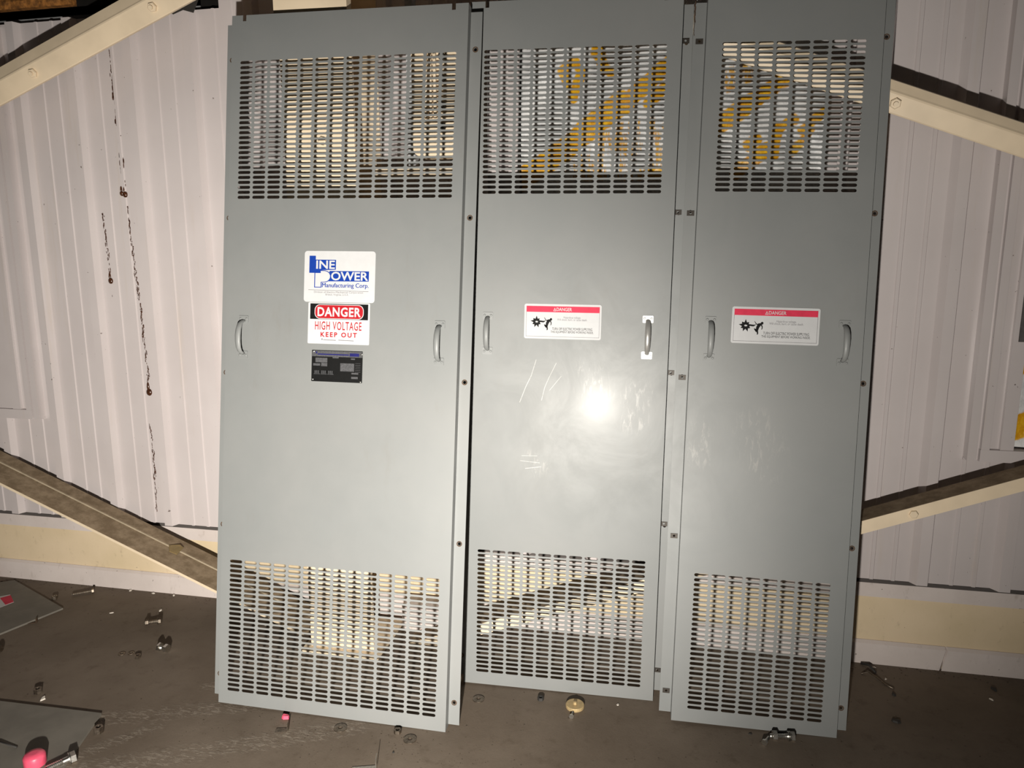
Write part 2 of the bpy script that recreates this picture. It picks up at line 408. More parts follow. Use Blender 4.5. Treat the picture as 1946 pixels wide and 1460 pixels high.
# column
g = MB(); XL, XR, YC = -1.462, -1.166, -.371
g.box(XL, XR, YC, YC + .014, 0, 3.4); g.box((XL + XR) / 2 - .005, (XL + XR) / 2 + .005, YC + .014, -.03, 0, 3.4); g.box(XL, XR, -.03, -.018 + .0, .4, 3.4)
colm = empty('steel_column', 'cream steel building column behind the left louvered panel', 'column')
g.build('shaft', M['cream'], colm)
g = MB(); g.prism([(XL, 3.4), (XL, 2.598), (XR - .012, 2.590), (XR - .003, 2.593), (XR, 2.602), (XR, 3.4)], -.399, YC); g.build('splice_plate', M['cream'], colm)
g = MB(); g.lathe([(.017, 0), (.017, -.012), (.013, -.014)], 6, (0, 1, 0), (-1.297, YC, 2.165)); g.build('bolt_head', M['cream'], colm)
g = MB(); g.box(XL - .03, XR + .03, YC - .03, -.06, 0, .016); g.build('base_plate', M['cream'], colm)
g = MB(); g.box(-1.12, -.85, -.136, -.02, 0, .125)
tag(g.build('curb_block', M['base']), 'pale block at the wall foot right of the cream column', 'curb')

# braces: steel angles, each extruded along its slope
def angle_brace(name, x0, z0, x1, z1, y, sec, mat, label):
    """sec: polygon of (back, up) offsets from the ridge, square to the brace's run"""
    e = empty(name, label, 'brace', (x0, y, z0))
    d = Vector((x1 - x0, 0, z1 - z0)); L = d.length; ang = math.atan2(d.z, d.x); e.rotation_euler = (0, -ang, 0)
    g = MB(); g.sweep([[(0, b, u) for b, u in sec], [(L, b, u) for b, u in sec]])
    g.build('angle_bar', mat, e)
    return e, L
def rot_angle(w1, w2, t, a):
    """L section, corner at the origin facing the room; first leg rises at angle a to the rear, second falls square to it"""
    u = Vector((math.cos(a), math.sin(a))); v = Vector((math.sin(a), -math.cos(a)))
    pts = [u * w1, Vector((0, 0)) + (u + v) * .003, Vector((0, 0)), v * w2, v * w2 + u * t, u * t + v * t, u * w1 + v * t]
    pts = [u * w1, u * .006, (u + v) * .0018, v * .006, v * w2, v * w2 + u * t, u * t + v * t, u * w1 + v * t]
    return [tuple(p) for p in pts]
def bent_section(a1, w1, a2, w2, back, t):
    """cold-formed channel: a web bent along its middle (the ridge at the origin) with flanges turned back to the wall"""
    up = (w1 * math.cos(a1), w1 * math.sin(a1)); dn = (w2 * math.cos(a2), -w2 * math.sin(a2))
    return [(up[0] + back, up[1]), (up[0] + .006, up[1]), (up[0], up[1] - .004), (.004, .010), (.0008, .003), (.0008, -.003), (.004, -.010), (dn[0], dn[1] + .003), (dn[0] + .004, dn[1]),
            (dn[0] + .02, dn[1] + .004), (t + .01, -.006), (t + .004, 0), (up[0] + t, up[1] - t), (up[0] + back, up[1] - t)]
secL0 = bent_section(R(76), .063, R(70), .080, .07, .006)
secR = bent_section(R(74), .046, R(70), .064, .07, .006)
def bolt_on(e, s, leg, a, parent_mat):
    u = Vector((math.cos(a), math.sin(a))); v = Vector((math.sin(a), -math.cos(a)))
    p = v * leg; nrm = -u
    g = MB(); g.lathe([(.019, 0), (.019, .010), (.016, .013)], 6, (0, nrm[0], nrm[1]), (s, p[0], p[1])); g.lathe([(.009, .013), (.008, .022)], 10, (0, nrm[0], nrm[1]), (s, p[0], p[1]))
    return g.build('bolt', parent_mat, e)
def ridge(x, x0, z0, sl): return z0 + (x - x0) * sl
e, L = angle_brace('cross_brace', -3.6, ridge(-3.6, -2.40, 2.654, .372), -1.475, ridge(-1.475, -2.40, 2.654, .372), -.27, secL0, M['cream'], 'cream bolted steel brace rising across the upper left corner')
ca = math.cos(math.atan(.372))
for xb in (-2.70, -2.09): bolt_on(e, (xb + 3.6) / ca, .036, R(20), M['cream'])
e, L = angle_brace('cross_brace', -1.15, ridge(-1.15, .774, 2.281, -.376), 2.4, ridge(2.4, .774, 2.281, -.376), -.255, secR, M['cream'], 'cream steel brace falling to the right from behind the right louvered panel')
bolt_on(e, (.80 + 1.15) / math.cos(math.atan(.376)), .03, R(20), M['cream'])
# lower left: stepped, dust covered top
secL = [(.0, .0), (.0, .013), (.118, .024), (.118, .031), (.195, .035), (.195, .028), (.13, .02), (.03, .0)]
e, L = angle_brace('cross_brace', -3.6, ridge(-3.6, -2.50, .368, -.403), -1.45, ridge(-1.45, -2.50, .368, -.403), -.265, secL, M['dusty'], 'dust covered steel brace falling to the right from the lower left edge')
g = MB(); g.add([(0, -.001, .0), (L, -.001, .0), (L, -.001, .0125), (0, -.001, .0125), (0, .02, -.001), (L, .02, -.001)], [(0, 1, 2, 3), (4, 5, 1, 0)]); o = g.build('front_edge', M['cream'], e); o['label'] = 'clean cream front edge'
g = MB(); g.add([(0, .1175, .0245), (L, .1175, .0245), (L, .1175, .0305), (0, .1175, .0305), (0, .1215, .0315), (L, .1215, .0315)], [(0, 1, 2, 3), (3, 2, 5, 4)]); o = g.build('raised_edge', simple('lit_step_edge', (.42, .35, .25), .7), e); o['label'] = 'step edge coloured pale for the light it catches'  # paler colour paints in the light caught along the step
g = MB(); s0 = (-2.30 + 3.6) / math.cos(math.atan(.403))
g.add([(s0 - .03, .118, .033), (s0, .085, .029), (s0 + .04, .09, .029), (s0 + .04, .135, .044), (s0 + .015, .14, .047), (s0 - .02, .119, .038), (s0, .085, .024), (s0 + .04, .09, .024)], [(0, 1, 2, 3, 4, 5), (0, 6, 7, 3), (0, 1, 6), (2, 3, 7), (1, 2, 7, 6)]); g.build('torn_tape', simple('brown_tape', (.20, .14, .06), .5), e)['label'] = 'scrap of brown tape'
# lower right: clean front leg, dust covered top leg
sl = .386
e, L = angle_brace('cross_brace', -1.15, ridge(-1.15, .805, .716, sl), 2.4, ridge(2.4, .805, .716, sl), -.24, [(0, .0), (.105, .0), (.105, -.008), (.008, -.008), (.008, -.05), (0, -.05)], M['cream'], 'cream steel brace rising to the right from behind the right louvered panel')
g = MB(); g.add([(0, .002, .001), (L, .002, .001), (L, .105, .003), (0, .105, .003)], [(0, 1, 2, 3)]); g.build('top_leg', M['dusty'], e)['label'] = 'top leg under brown dust'
g = MB(); g.lathe([(.016, 0), (.016, .008), (.013, .010)], 6, (0, -1, 0), ((.97 + 1.15) / math.cos(math.atan(sl)), 0, -.026)); g.build('bolt', M['cream'], e)

# fittings right of the column, seen through the left louvers
g = MB(); g.box(-1.16, -.80, -.205, -.13, 2.040, 2.078); tag(g.build('girt_rail', M['cream']), 'cream horizontal rail right of the column behind the left louvers', 'rail')
jb = empty('junction_box', 'cream box with conduits beside the column behind the left louvers', 'electrical box', (-.87, -.2, 2.118))
g = MB(); g.prism(rrect(-.108, .098, 0, .52, .03), -.03, .08); g.build('housing', M['cream'], jb)
for dx in (-.045, -.027, -.009):
    g = MB(); g.tube([(dx, -.045, .14), (dx, -.045, .55)], .007, 8); g.build('conduit', M['cream'], jb)
for dz in (.11, .19, .29, .37):
    g = MB(); g.lathe([(.014, 0), (.014, .012), (.009, .02)], 8, (0, -1, 0), (.018, -.03, dz)); g.build('knob', M['dark'], jb)
g = MB(); g.box(-1.02, -.99, -.17, -.12, 2.09, 2.8); tag(g.build('conduit_strut', simple('galvanised_strut', (.42, .42, .43), .5)), 'grey strut between the column and the cream box', 'strut')

# dried drips on the left wall
def drips(name, path, rmin, rmax, gap, label, end=None, seed=1):
    rnd = random.Random(seed); g = MB(); y = YP - .001
    for (xa, za), (xb, zb) in zip(path, path[1:]):
        n = int(abs(za - zb) / gap * 2.6); ph = rnd.uniform(0, 6)
        for k in range(n):
            t = (k + rnd.random()) / n; z = za + (zb - za) * t
            dens = .55 + .45 * math.sin(z * 47 + ph) * math.sin(z * 19 + 2 * ph)
            if rnd.random() > dens + .24: continue
            r = rmin + (rmax - rmin) * rnd.random() ** 2 * (.5 + dens * .5)
            r *= .9
            wob = .35 * rmax * math.sin(z * 60 + ph) + .15 * rmax * math.sin(z * 171)
            g.blob((xa + (xb - xa) * t + wob * 1.2 + rnd.uniform(-1, 1) * rmax * (.5 + 1.1 * dens), y, z), (r * rnd.uniform(.5, 1.1), .0022, r * rnd.uniform(1, 4.5)), 6, 3)
    if end:
        for r, x, z in end: g.blob((x, y - .002, z), (r, .009, r * 1.15), 9, 5); g.blob((x - r * .3, y, z + r * 1.6), (r * .5, .006, r * 1.6), 7, 4)
    return tag(g.build(name, M['drip']), label, 'drip streak')
drips('resin_drip', [(-2.500, 2.66), (-2.494, 2.56)], .0015, .003, .008, 'short dark drip at the top just under the upper left brace', seed=3)
drips('resin_drip', [(-2.496, 2.55), (-2.490, 2.30), (-2.486, 2.03)], .0025, .0065, .0055, 'thick brown drip streak high on the left wall', [(.013, -2.482, 2.015), (.011, -2.499, 2.02)], 4)
drips('resin_drip', [(-2.484, 1.96), (-2.470, 1.75), (-2.455, 1.45), (-2.449, 1.10)], .002, .0052, .0085, 'long brown drip streak ending in a dark bead low on the left wall', [(.016, -2.449, 1.065)], 5)
drips('resin_drip', [(-2.615, 1.93), (-2.607, 1.64)], .002, .0048, .011, 'short brown drip left of the long streak ending in a bead', [(.013, -2.606, 1.61)], 6)
drips('resin_drip', [(-2.462, .90), (-2.458, .75), (-2.47, .45)], .0018, .0042, .011, 'faint dotted drip run near the foot of the left wall', seed=8)
drips('resin_drip', [(-2.394, 2.03), (-2.385, 1.86)], .0012, .003, .012, 'faint dotted drip right of the thick streak on the left wall', seed=9)
drips('resin_drip', [(-2.394, 1.56), (-2.384, 1.22)], .001, .0024, .009, 'faint dotted drip right of the long streak on the left wall', seed=10)

# ------------------------------------------------------------------ louvered panels
CPX, RPZ, SW, SH = .0607, .018632, .0518, .0116
T = .0019; FD = .038; PH = 2.6324
VB, VT = .05725, 1.95452
HOLES = (.095, .691, 1.287, 1.884, 2.484)
def cell(g, x0, x1, z0, z1, hole, y0, y1):
    """sheet cell with a hole; hole lists the right cap bottom-to-top, then the left cap top-to-bottom"""
    n = len(hole); h = n // 2
    vs = [(x0, y0, z0), (x1, y0, z0), (x1, y0, z1), (x0, y0, z1)] + [(x, y0, z) for x, z in hole]
    k = len(vs); vs += [(x, y1, z) for x, _, z in vs]
    A = list(range(4, 4 + n)); rc = A[:h]; lc = A[h:]
    fr = [(0, 1, rc[0], lc[-1]), (1, 2) + tuple(reversed(rc)), (2, 3, lc[0], rc[-1]), (3, 0) + tuple(reversed(lc))]
    fs = fr + [tuple(reversed([i + k for i in f])) for f in fr]
    fs += [(A[i], A[(i + 1) % n], A[(i + 1) % n] + k, A[i] + k) for i in range(n)]
    g.add(vs, fs)
def stadium(cx, cz, w_, h_, m=4):
    r = h_ / 2; a = w_ / 2 - r
    return [(cx + a + r * math.cos(R(-90 + 180 * k / m)), cz + r * math.sin(R(-90 + 180 * k / m))) for k in range(m + 1)] + \
           [(cx - a + r * math.cos(R(90 + 180 * k / m)), cz + r * math.sin(R(90 + 180 * k / m))) for k in range(m + 1)]
def face_plate(W, N, xo, notches, rd):
    g = MB()
    xl = xo - CPX / 2; xr = xl + N * CPX
    zs = []
    for base in (VB, VT):
        zb = base - RPZ / 2; zs += [zb, zb + 28 * RPZ]
        for r in range(28):
            for c in range(N):
                cell(g, xl + c * CPX, xl + (c + 1) * CPX, zb + r * RPZ, zb + (r + 1) * RPZ, stadium(xl + (c + .5) * CPX, base + r * RPZ, SW, SH), 0, T)
        g.box(0, xl, 0, T, zb, zb + 28 * RPZ); g.box(xr, W, 0, T, zb, zb + 28 * RPZ)
    nz = .022
    g.box(0, W, 0, T, 0, zs[0]); g.box(0, W, 0, T, zs[1], zs[2]); g.box(0, W, 0, T, zs[3], PH - nz)
    x = 0
    for nx in list(notches) + [None]:
        g.box(x, (nx - .007) if nx else W, 0, T, PH - nz, PH); x = (nx + .007) if nx else W
    # returns folded back round the edge
    g.box(0, T, T, FD + T, 0, PH); g.box(W - T, W, T, rd + T, 0, PH)
    g.box(T, W - T, T, FD * .8, 0, T); g.box(T, W - T, T, FD * .8, PH - nz - T, PH - nz)
    return g
def flange(x0, x1, holes, FD, z0=.012, z1=PH - .016):
    g = MB(); cx = (x0 + x1) / 2; z = z0
    for h in holes:
        a = h - .015
        g.box(x0, x1, FD, FD + T, z, a); z = h + .015
        pts = [(cx + .0062 * math.cos(R(-90 + 360 * k / 10)), h + .0062 * math.sin(R(-90 + 360 * k / 10))) for k in range(10)]
        cell(g, x0, x1, a, z, pts[:6] + pts[6:] if False else [pts[i] for i in range(10)], FD, FD + T)
    g.box(x0, x1, FD, FD + T, z, z1)
    return g
def ring(parent, cx, h, mat, name='rust_ring'):
    g = MB(); n = 14
    a = [(cx + .0105 * math.cos(2 * math.pi * k / n), FD - .0006, h + .0105 * math.sin(2 * math.pi * k / n)) for k in range(n)]
    b = [(cx + .0066 * math.cos(2 * math.pi * k / n), FD - .0006, h + .0066 * math.sin(2 * math.pi * k / n)) for k in range(n)]
    c = [(x, FD, z) for x, y, z in a]
    g.add(a + b + c, [(k, (k + 1) % n, n + (k + 1) % n, n + k) for k in range(n)] + [(k, 2 * n + k, 2 * n + (k + 1) % n, (k + 1) % n) for k in range(n)])
    return g.build(name, mat, parent)
M['rust'] = simple('rust_stain', (.07, .04, .022), .85, var=.3, scale=150)

def add_handle(p, u, v, mat, lab=None):
    """cast pull handle: curved grip between two screwed feet"""
    gz = [(-.062, -.003), (-.060, -.012), (-.054, -.024), (-.040, -.034), (-.018, -.039), (.006, -.040), (.028, -.037), (.046, -.029), (.056, -.018), (.060, -.009), (.062, -.002)]
    g = MB(); g.tube([(u, y, v + z) for z, y in gz], [.0085, .0085, .009, .010, .0108, .0112, .0108, .010, .009, .0085, .0085], 10, .62)
    h = g.build('handle', mat, p)
    if lab: h['label'] = lab
    for s in (-1, 1):
        g = MB(); g.prism(rrect(u - .0195, u + .0195, v + s * .067 - .0135, v + s * .067 + .0135, .003, 2), -.003, 0); g.build('mounting_foot', mat, h)
        for dx in (-.0125, .0125):
            g = MB(); g.lathe([(.0046, 0), (.0046, .0018), (.003, .003)], 10, (0, -1, 0), (u + dx, -.003, v + s * .069)); g.build('screw', mat, h)
    return h

def make_panel(name, label, org, yaw, lean, ip, W, N, xo, notches, mat, fl, fr, lh=HOLES, rh=HOLES, rd=FD):
    Xv = Vector((math.cos(yaw), math.sin(yaw), 0)); Nv = Vector((-math.sin(yaw), math.cos(yaw), 0))
    Zv = Vector((0, 0, 1)) * math.cos(lean) + Nv * math.sin(lean)
    c, s = math.cos(ip), math.sin(ip)
    X2 = c * Xv + s * Zv; Z2 = -s * Xv + c * Zv; Y2 = Z2.cross(X2)
    e = empty(name, label, 'cabinet panel')
    z = W * max(0, -math.sin(ip))
    e.matrix_world = Matrix(((X2.x, Y2.x, Z2.x, org[0]), (X2.y, Y2.y, Z2.y, org[1]), (X2.z, Y2.z, Z2.z, z), (0, 0, 0, 1)))
    face_plate(W, N, xo, notches, rd).build('louvered_face', mat, e)
    for x0, x1, hs, dep in ((-fl, T, lh, FD), (W - T, W + fr, rh, rd)):
        f = flange(x0, x1, hs, dep).build('side_flange', M['gray_low'], e)
        for h in (hs if ((x0 < 0 and N != 8) or (x0 > 0 and N != 11)) else ()): ring(f, (x0 + x1) / 2, h, M['rust'])
    return e
P1 = make_panel('louvered_panel', 'widest gray louvered panel with the high voltage sign, leftmost of the three', (-1.6290, -.8188), .013875, .140958, -.011238, .91688, 14, .06256, (.051, .863), M['gray'], .041, .042)
P2 = make_panel('louvered_panel', 'middle gray louvered panel with the scratched glaring patch and one bright metal handle', (-.72531, -.49974), .045061, .056576, -.011712, .75925, 11, .07613, (.06, .70), M['gray_mid'], .041, .0405, rd=.062)
P3 = make_panel('louvered_panel', 'narrowest gray louvered panel, rightmost of the three, beside the bare wall', (.10088, -.59149), .051067, .111063, -.02089, .58773, 8, .08217, (.06, .53), M['gray_right'], .043, .043)
for p, a, b in ((P1, .0745, .848), (P2, .079, .681), (P3, .0665, .5225)):
    add_handle(p, a, 1.4265, M['gray_low'])
    if p is P2: add_handle(p, b, 1.4265, M['chrome'], 'bare metal handle')
    else: add_handle(p, b, 1.4265, M['gray_low'])
M['clip'] = simple('dark_spring_clip', (.05, .042, .035), .5, .4)
# clip nuts on the two meeting flanges
def clips(p, xc, zs, wd, FD):
    for zc in zs:
        g = MB()
        x0, x1, z0, z1 = xc - wd / 2, xc + wd / 2, zc - .0085, zc + .0085
        pts = [(xc + .0045 * math.cos(R(-90 + 45 * k)), zc + .0045 * math.sin(R(-90 + 45 * k))) for k in range(8)]
        pts = pts + []
        hole = [pts[0], pts[1], pts[2], pts[3], pts[4], pts[5], pts[6], pts[7]]
        cell(g, x0, x1, z0, z1, hole, FD - .003, FD - .0005)
        g.box(x0, x1, FD - .003, FD - .0005, z0 - .0005, z0); g.box(x0, x1, FD - .003, FD - .0005, z1, z1 + .0005)
        g.build('clip_nut', M['clip'], p)
clips(P2, .75925 + .016, (.098, .70, 1.292, 1.888, 2.492), .027, .062)
clips(P3, -.020, (.094, .69, 1.282, 1.878, 2.482), .026, FD)
# a rust run on the joint at the top right
g = MB(); rnd = random.Random(2)
for k in range(26):
    zz = 2.62 - k * .0046; g.blob((-.040 + rnd.uniform(-.0012, .0012), FD - .0006, zz), (.0028 if k < 16 else .0012, .0008, .004), 6, 3)
o = g.build('rust_run', M['rust'], P3); o['label'] = 'rusty run at the top of the left flange'

# ------------------------------------------------------------------ signs on the panels
def sign_plate(p, name, x0, x1, z0, z1, r, mat, lab, th=.0012):
    g = MB(); g.prism(rrect(x0, x1, z0, z1, r), -th, 0); o = g.build(name, mat, p); o['label'] = lab; return o
def fx(x0, x1, z0, z1, w_, h_):
    return (lambda a: x0 + (x1 - x0) * a / w_), (lambda b: z1 - (z1 - z0) * b / h_)
def poly(o, name, pts, y, mat):
    if sum(a[0] * b[1] - b[0] * a[1] for a, b in zip(pts, pts[1:] + pts[:1])) < 0: pts = pts[::-1]
    g = MB(); g.prism(pts, y - .0003, y + .0001); return g.build(name, mat, o)
Y1, Y2, Y3, Y4 = -.0013, -.0017, -.0021, -.0025
# maker's sign
x0, x1, z0, z1 = .3175, .5965, 1.5655, 1.7545
s1 = sign_plate(P1, 'maker_sign', x0, x1, z0, z1, .011, M['white'], 'white sign with blue lettering')
X, Z = fx(x0, x1, z0, z1, 708, 527)
def ptsz(l): return [(X(a - 95), Z(b - 78)) for a, b in l]
poly(s1, 'logo_block', ptsz([(145, 128), (208, 128), (208, 168), (412, 168), (412, 270), (262, 276), (262, 305), (145, 305)]), Y1, M['blue'])
poly(s1, 'logo_band', ptsz([(350, 283), (742, 283), (742, 387), (330, 390)]), Y1, M['blue'])
poly(s1, 'logo_outline', ptsz([(198, 300), (262, 276)] + [(300 + 66 * math.cos(R(a)), 340 - 62 * math.sin(R(a))) for a in range(85, -91, -25)] + [(272, 402), (272, 456), (198, 456)]), Y1 - .0001, M['blue'])
poly(s1, 'logo_letter', ptsz([(207, 306), (262, 306), (262, 284)] + [(300 + 57 * math.cos(R(a)), 340 - 55 * math.sin(R(a))) for a in range(85, -91, -25)] + [(264, 396), (264, 448), (207, 448)]), Y2, M['white'])
for body, a, b, c, d in (('INE', 214, 402, 176, 262), ('OWER', 366, 736, 290, 380)):
    text_obj(body, X(a - 95), X(b - 95), Z(d - 78), Z(c - 78), Y2 - .0001, M['white'], 'lettering', s1, bold=.022)
text_obj('Manufacturing Corp.', X(278 - 95), X(742 - 95), Z(466 - 78), Z(407 - 78), Y2, M['blue'], 'lettering', s1, thick=.00045)
poly(s1, 'rule_line', ptsz([(140, 478), (742, 488), (742, 492), (140, 482)]), Y1, M['greyink'])
text_obj('Division of Electro-Mechanical Corporation', X(198 - 95), X(690 - 95), Z(517 - 78), Z(492 - 78), Y2, M['greyink'], 'lettering', s1)
text_obj('Bristol, Virginia, U.S.A.', X(315 - 95), X(545 - 95), Z(541 - 78), Z(518 - 78), Y2, M['greyink'], 'lettering', s1)
# high voltage sign
x0, x1, z0, z1 = .337, .580, 1.4105, 1.5640
s2 = sign_plate(P1, 'danger_sign', x0, x1, z0, z1, .004, M['white'], 'black, red and white danger sign')
X, Z = fx(x0, x1, z0, z1, 615, 420)
def ptsz(l): return [(X(a - 135), Z(b - 594)) for a, b in l]
poly(s2, 'header', ptsz([(155, 606), (733, 606), (733, 764), (155, 764)]), Y1, M['ink'])
poly(s2, 'oval_border', rrect(X(200 - 135), X(690 - 135), Z(760 - 594), Z(614 - 594), .021, 6), Y2 + .0002, M['white'])
poly(s2, 'oval', rrect(X(207 - 135), X(683 - 135), Z(754 - 594), Z(620 - 594), .019, 6), Y2 - .0001, M['red'])
text_obj('DANGER', X(230 - 135), X(662 - 135), Z(736 - 594), Z(640 - 594), Y3 - .0002, M['white'], 'lettering', s2, bold=.03, space=1.1)
text_obj('HIGH VOLTAGE', X(207 - 135), X(672 - 135), Z(872 - 594), Z(786 - 594), Y1 - .0003, M['red'], 'lettering', s2, bold=.008, space=1.15)
text_obj('KEEP OUT', X(265 - 135), X(628 - 135), Z(944 - 594), Z(894 - 594), Y1 - .0003, M['red'], 'lettering', s2, bold=.03, space=1.35)
poly(s2, 'fine_print', ptsz([(278, 960), (284, 960), (284, 976), (278, 976)]), Y1, M['ink'])
for a, b in ((292, 420), (445, 598)): poly(s2, 'fine_print', ptsz([(a, 970), (b, 973), (b, 979), (a, 976)]), Y1, M['greyink'])
# rating plate
x0, x1, z0, z1 = .3555, .5565, 1.2695, 1.3865
s3 = sign_plate(P1, 'rating_plate', x0, x1, z0, z1, .002, M['ink'], 'black etched rating plate')
X, Z = fx(x0, x1, z0, z1, 502, 330)
def ptsz(l): return [(X(a - 172), Z(b - 1070)) for a, b in l]
def rc(name, a, b, c, d, mat, y=Y1): poly(s3, name, ptsz([(a, c), (b, c), (b, d), (a, d)]), y, mat)
rc('title_strip', 176, 672, 1076, 1136, M['plate_grey'])
rc('title_text_line', 213, 226, 1084, 1106, M['plate_blue'], Y2); rc('title_text_line', 232, 540, 1106, 1118, M['plate_blue'], Y2); rc('title_block', 548, 640, 1094, 1126, M['plate_blue'], Y2)
for a, b, c, d in ((210, 328, 1150, 1198), (268, 328, 1202, 1238), (188, 258, 1210, 1234), (458, 594, 1200, 1284), (380, 440, 1134, 1150), (560, 600, 1146, 1160), (568, 636, 1296, 1312), (568, 632, 1338, 1360)):
    rc('data_box', a, b, c, d, M['plate_grey'])
for k in range(3):
    a = 205 + 68 * k
    for q in range(3): rc('winding_mark', a + 16 * q, a + 16 * q + 8, 1284, 1314, M['plate_grey'])
    rc('terminal_line', a - 8, a + 52, 1318, 1323, M['plate_grey'])
for k in range(6): rc('grid_line', 604, 656, 1196 + 18 * k, 1199 + 18 * k, M['plate_grey'])
for a, b in ((188, 1084), (664, 1100), (184, 1378), (656, 1388)):
    g = MB(); g.lathe([(.0035, 0), (.0035, .001), (.002, .0018)], 8, (0, -1, 0), (X(a - 172), -.0012, Z(b - 1070))); g.build('rivet', M['zinc'], s3)
# electric shock labels
def shock_label(p, x0, x1, z0, z1):
    s = sign_plate(p, 'warning_label', x0, x1, z0, z1, .007, M['white'], 'white warning label with a red header')
    X, Z = fx(x0, x1, z0, z1, 1600, 720)
    P = lambda l: [(X(a), Z(b)) for a, b in l]
    B = lambda nm, a, b, c, d, m, y=Y1: poly(s, nm, P([(a, c), (b, c), (b, d), (a, d)]), y, m)
    B('header', 42, 1562, 45, 168, M['pinkred'])
    for a, b, c, d in ((38, 44, 168, 680), (1558, 1564, 168, 680), (42, 1562, 672, 678)): B('border_line', a, b, c, d, M['greyink'])
    text_obj('DANGER', X(672), X(990), Z(142), Z(72), Y2 - .0001, M['white'], 'lettering', s, bold=.01)
    poly(s, 'alert_triangle', P([(605, 145), (664, 145), (635, 74)]), Y2, M['white']); poly(s, 'alert_mark', P([(622, 138), (648, 138), (635, 98)]), Y2 - .0002, M['pinkred'])
    text_obj('Hazardous voltage.', X(820), X(1180), Z(305), Z(250), Y1 - .0003, M['greyink'], 'lettering', s)
    text_obj('Will shock, burn, or cause death.', X(690), X(1310), Z(345), Z(296), Y1 - .0003, M['greyink'], 'lettering', s, bold=0)
    text_obj('TURN OFF ELECTRIC POWER SUPPLYING', X(590), X(1420), Z(536), Z(482), Y1 - .0003, M['ink'], 'lettering', s, bold=0)
    text_obj('THIS EQUIPMENT BEFORE WORKING INSIDE.', X(560), X(1445), Z(604), Z(550), Y1 - .0003, M['ink'], 'lettering', s, bold=0)
    # burst of sparks
    pts = []
    rad = [160, 82, 125, 90, 150, 78, 120, 86, 150, 80, 155, 88, 120, 84, 160, 78, 118, 84]
    for k, r_ in enumerate(rad):
        a = math.pi / 2 + 2 * math.pi * k / len(rad); pts.append((258 + r_ * .85 * math.cos(a), 372 - r_ * .8 * math.sin(a)))
    poly(s, 'spark_burst', P(pts), Y1, M['ink'])
    poly(s, 'spark_core', P([(232, 366), (252, 352), (290, 362), (284, 384), (246, 388)]), Y2, M['white'])
    poly(s, 'spark_bolt', P([(345, 348), (420, 350), (455, 338), (425, 372), (400, 384), (350, 378)]), Y1, M['ink'])
    # falling figure
    def limb(nm, l, w_):
        out = []; L_ = [Vector(q) for q in l]
        for k, q in enumerate(L_):
            t = (L_[min(k + 1, len(L_) - 1)] - L_[max(k - 1, 0)]).normalized(); n_ = Vector((-t.y, t.x)); out.append((q + n_ * w_[k] / 2, q - n_ * w_[k] / 2))
        return poly(s, nm, P([tuple(a) for a, b in out] + [tuple(b) for a, b in reversed(out)]), Y1, M['ink'])
    fig = limb('figure', [(470, 470), (482, 400), (510, 345), (545, 328)], [40, 56, 66, 34])
    limb('figure', [(472, 455), (482, 490), (488, 525), (476, 540)], [34, 30, 22, 16])
    limb('figure', [(466, 450), (430, 440), (420, 420), (440, 455), (462, 490)], [30, 26, 18, 20, 14])
    limb('figure', [(540, 345), (562, 375), (566, 410), (556, 440)], [24, 20, 16, 12])
    limb('figure', [(500, 350), (455, 335), (435, 305), (420, 280)], [22, 16, 12, 8])
    poly(s, 'figure', P([(560 + 24 * math.cos(2 * math.pi * k / 12), 316 + 28 * math.sin(2 * math.pi * k / 12)) for k in range(12)]), Y1, M['ink'])
    return s
shock_label(P2, .2195, .5095, 1.4115, 1.5425)
shock_label(P3, .1395, .4390, 1.4155, 1.5455)

# ------------------------------------------------------------------ loose hardware on the floor
def sheet(name, pts, t, mat, label):
    g = MB(); n = len(pts)
    g.add([(x, y, .0008) for x, y in pts] + [(x, y, t) for x, y in pts], [tuple(range(n - 1, -1, -1)), tuple(range(n, 2 * n))] + [(i, (i + 1) % n, (i + 1) % n + n, i + n) for i in range(n)])
    return g.build(name, mat)
M['sheet'] = simple('dull_gray_sheet', (.155, .140, .117), .75, var=.12, scale=8)
cv = empty('cover_sheet', 'flat gray metal cover with a small red label lying by the left wall', 'metal sheet')
o = sheet('plate', [(-3.349, -.058), (-3.404, -.095), (-3.75, -.24), (-3.40, -.75), (-2.931, -.545), (-2.842, -.276)][::1], .0095, M['sheet'], ''); o.parent = cv
o = sheet('warning_label', [(-3.225, -.205), (-3.133, -.272), (-3.16, -.36), (-3.33, -.30)], .0102, M['white'], ''); o.parent = cv; o['label'] = 'pale label with red header'
l2 = sheet('header', [(-3.215, -.212), (-3.137, -.27), (-3.15, -.305), (-3.24, -.250)], .0108, M['pinkred'], ''); l2.parent = o
tag(sheet('cover_sheet', [(-2.027, -.967), (-2.75, -.985), (-2.9, -1.75), (-2.12, -1.75), (-1.93, -1.26)], .010, M['sheet'], ''), 'flat gray metal sheet lying at the bottom left corner', 'metal sheet')

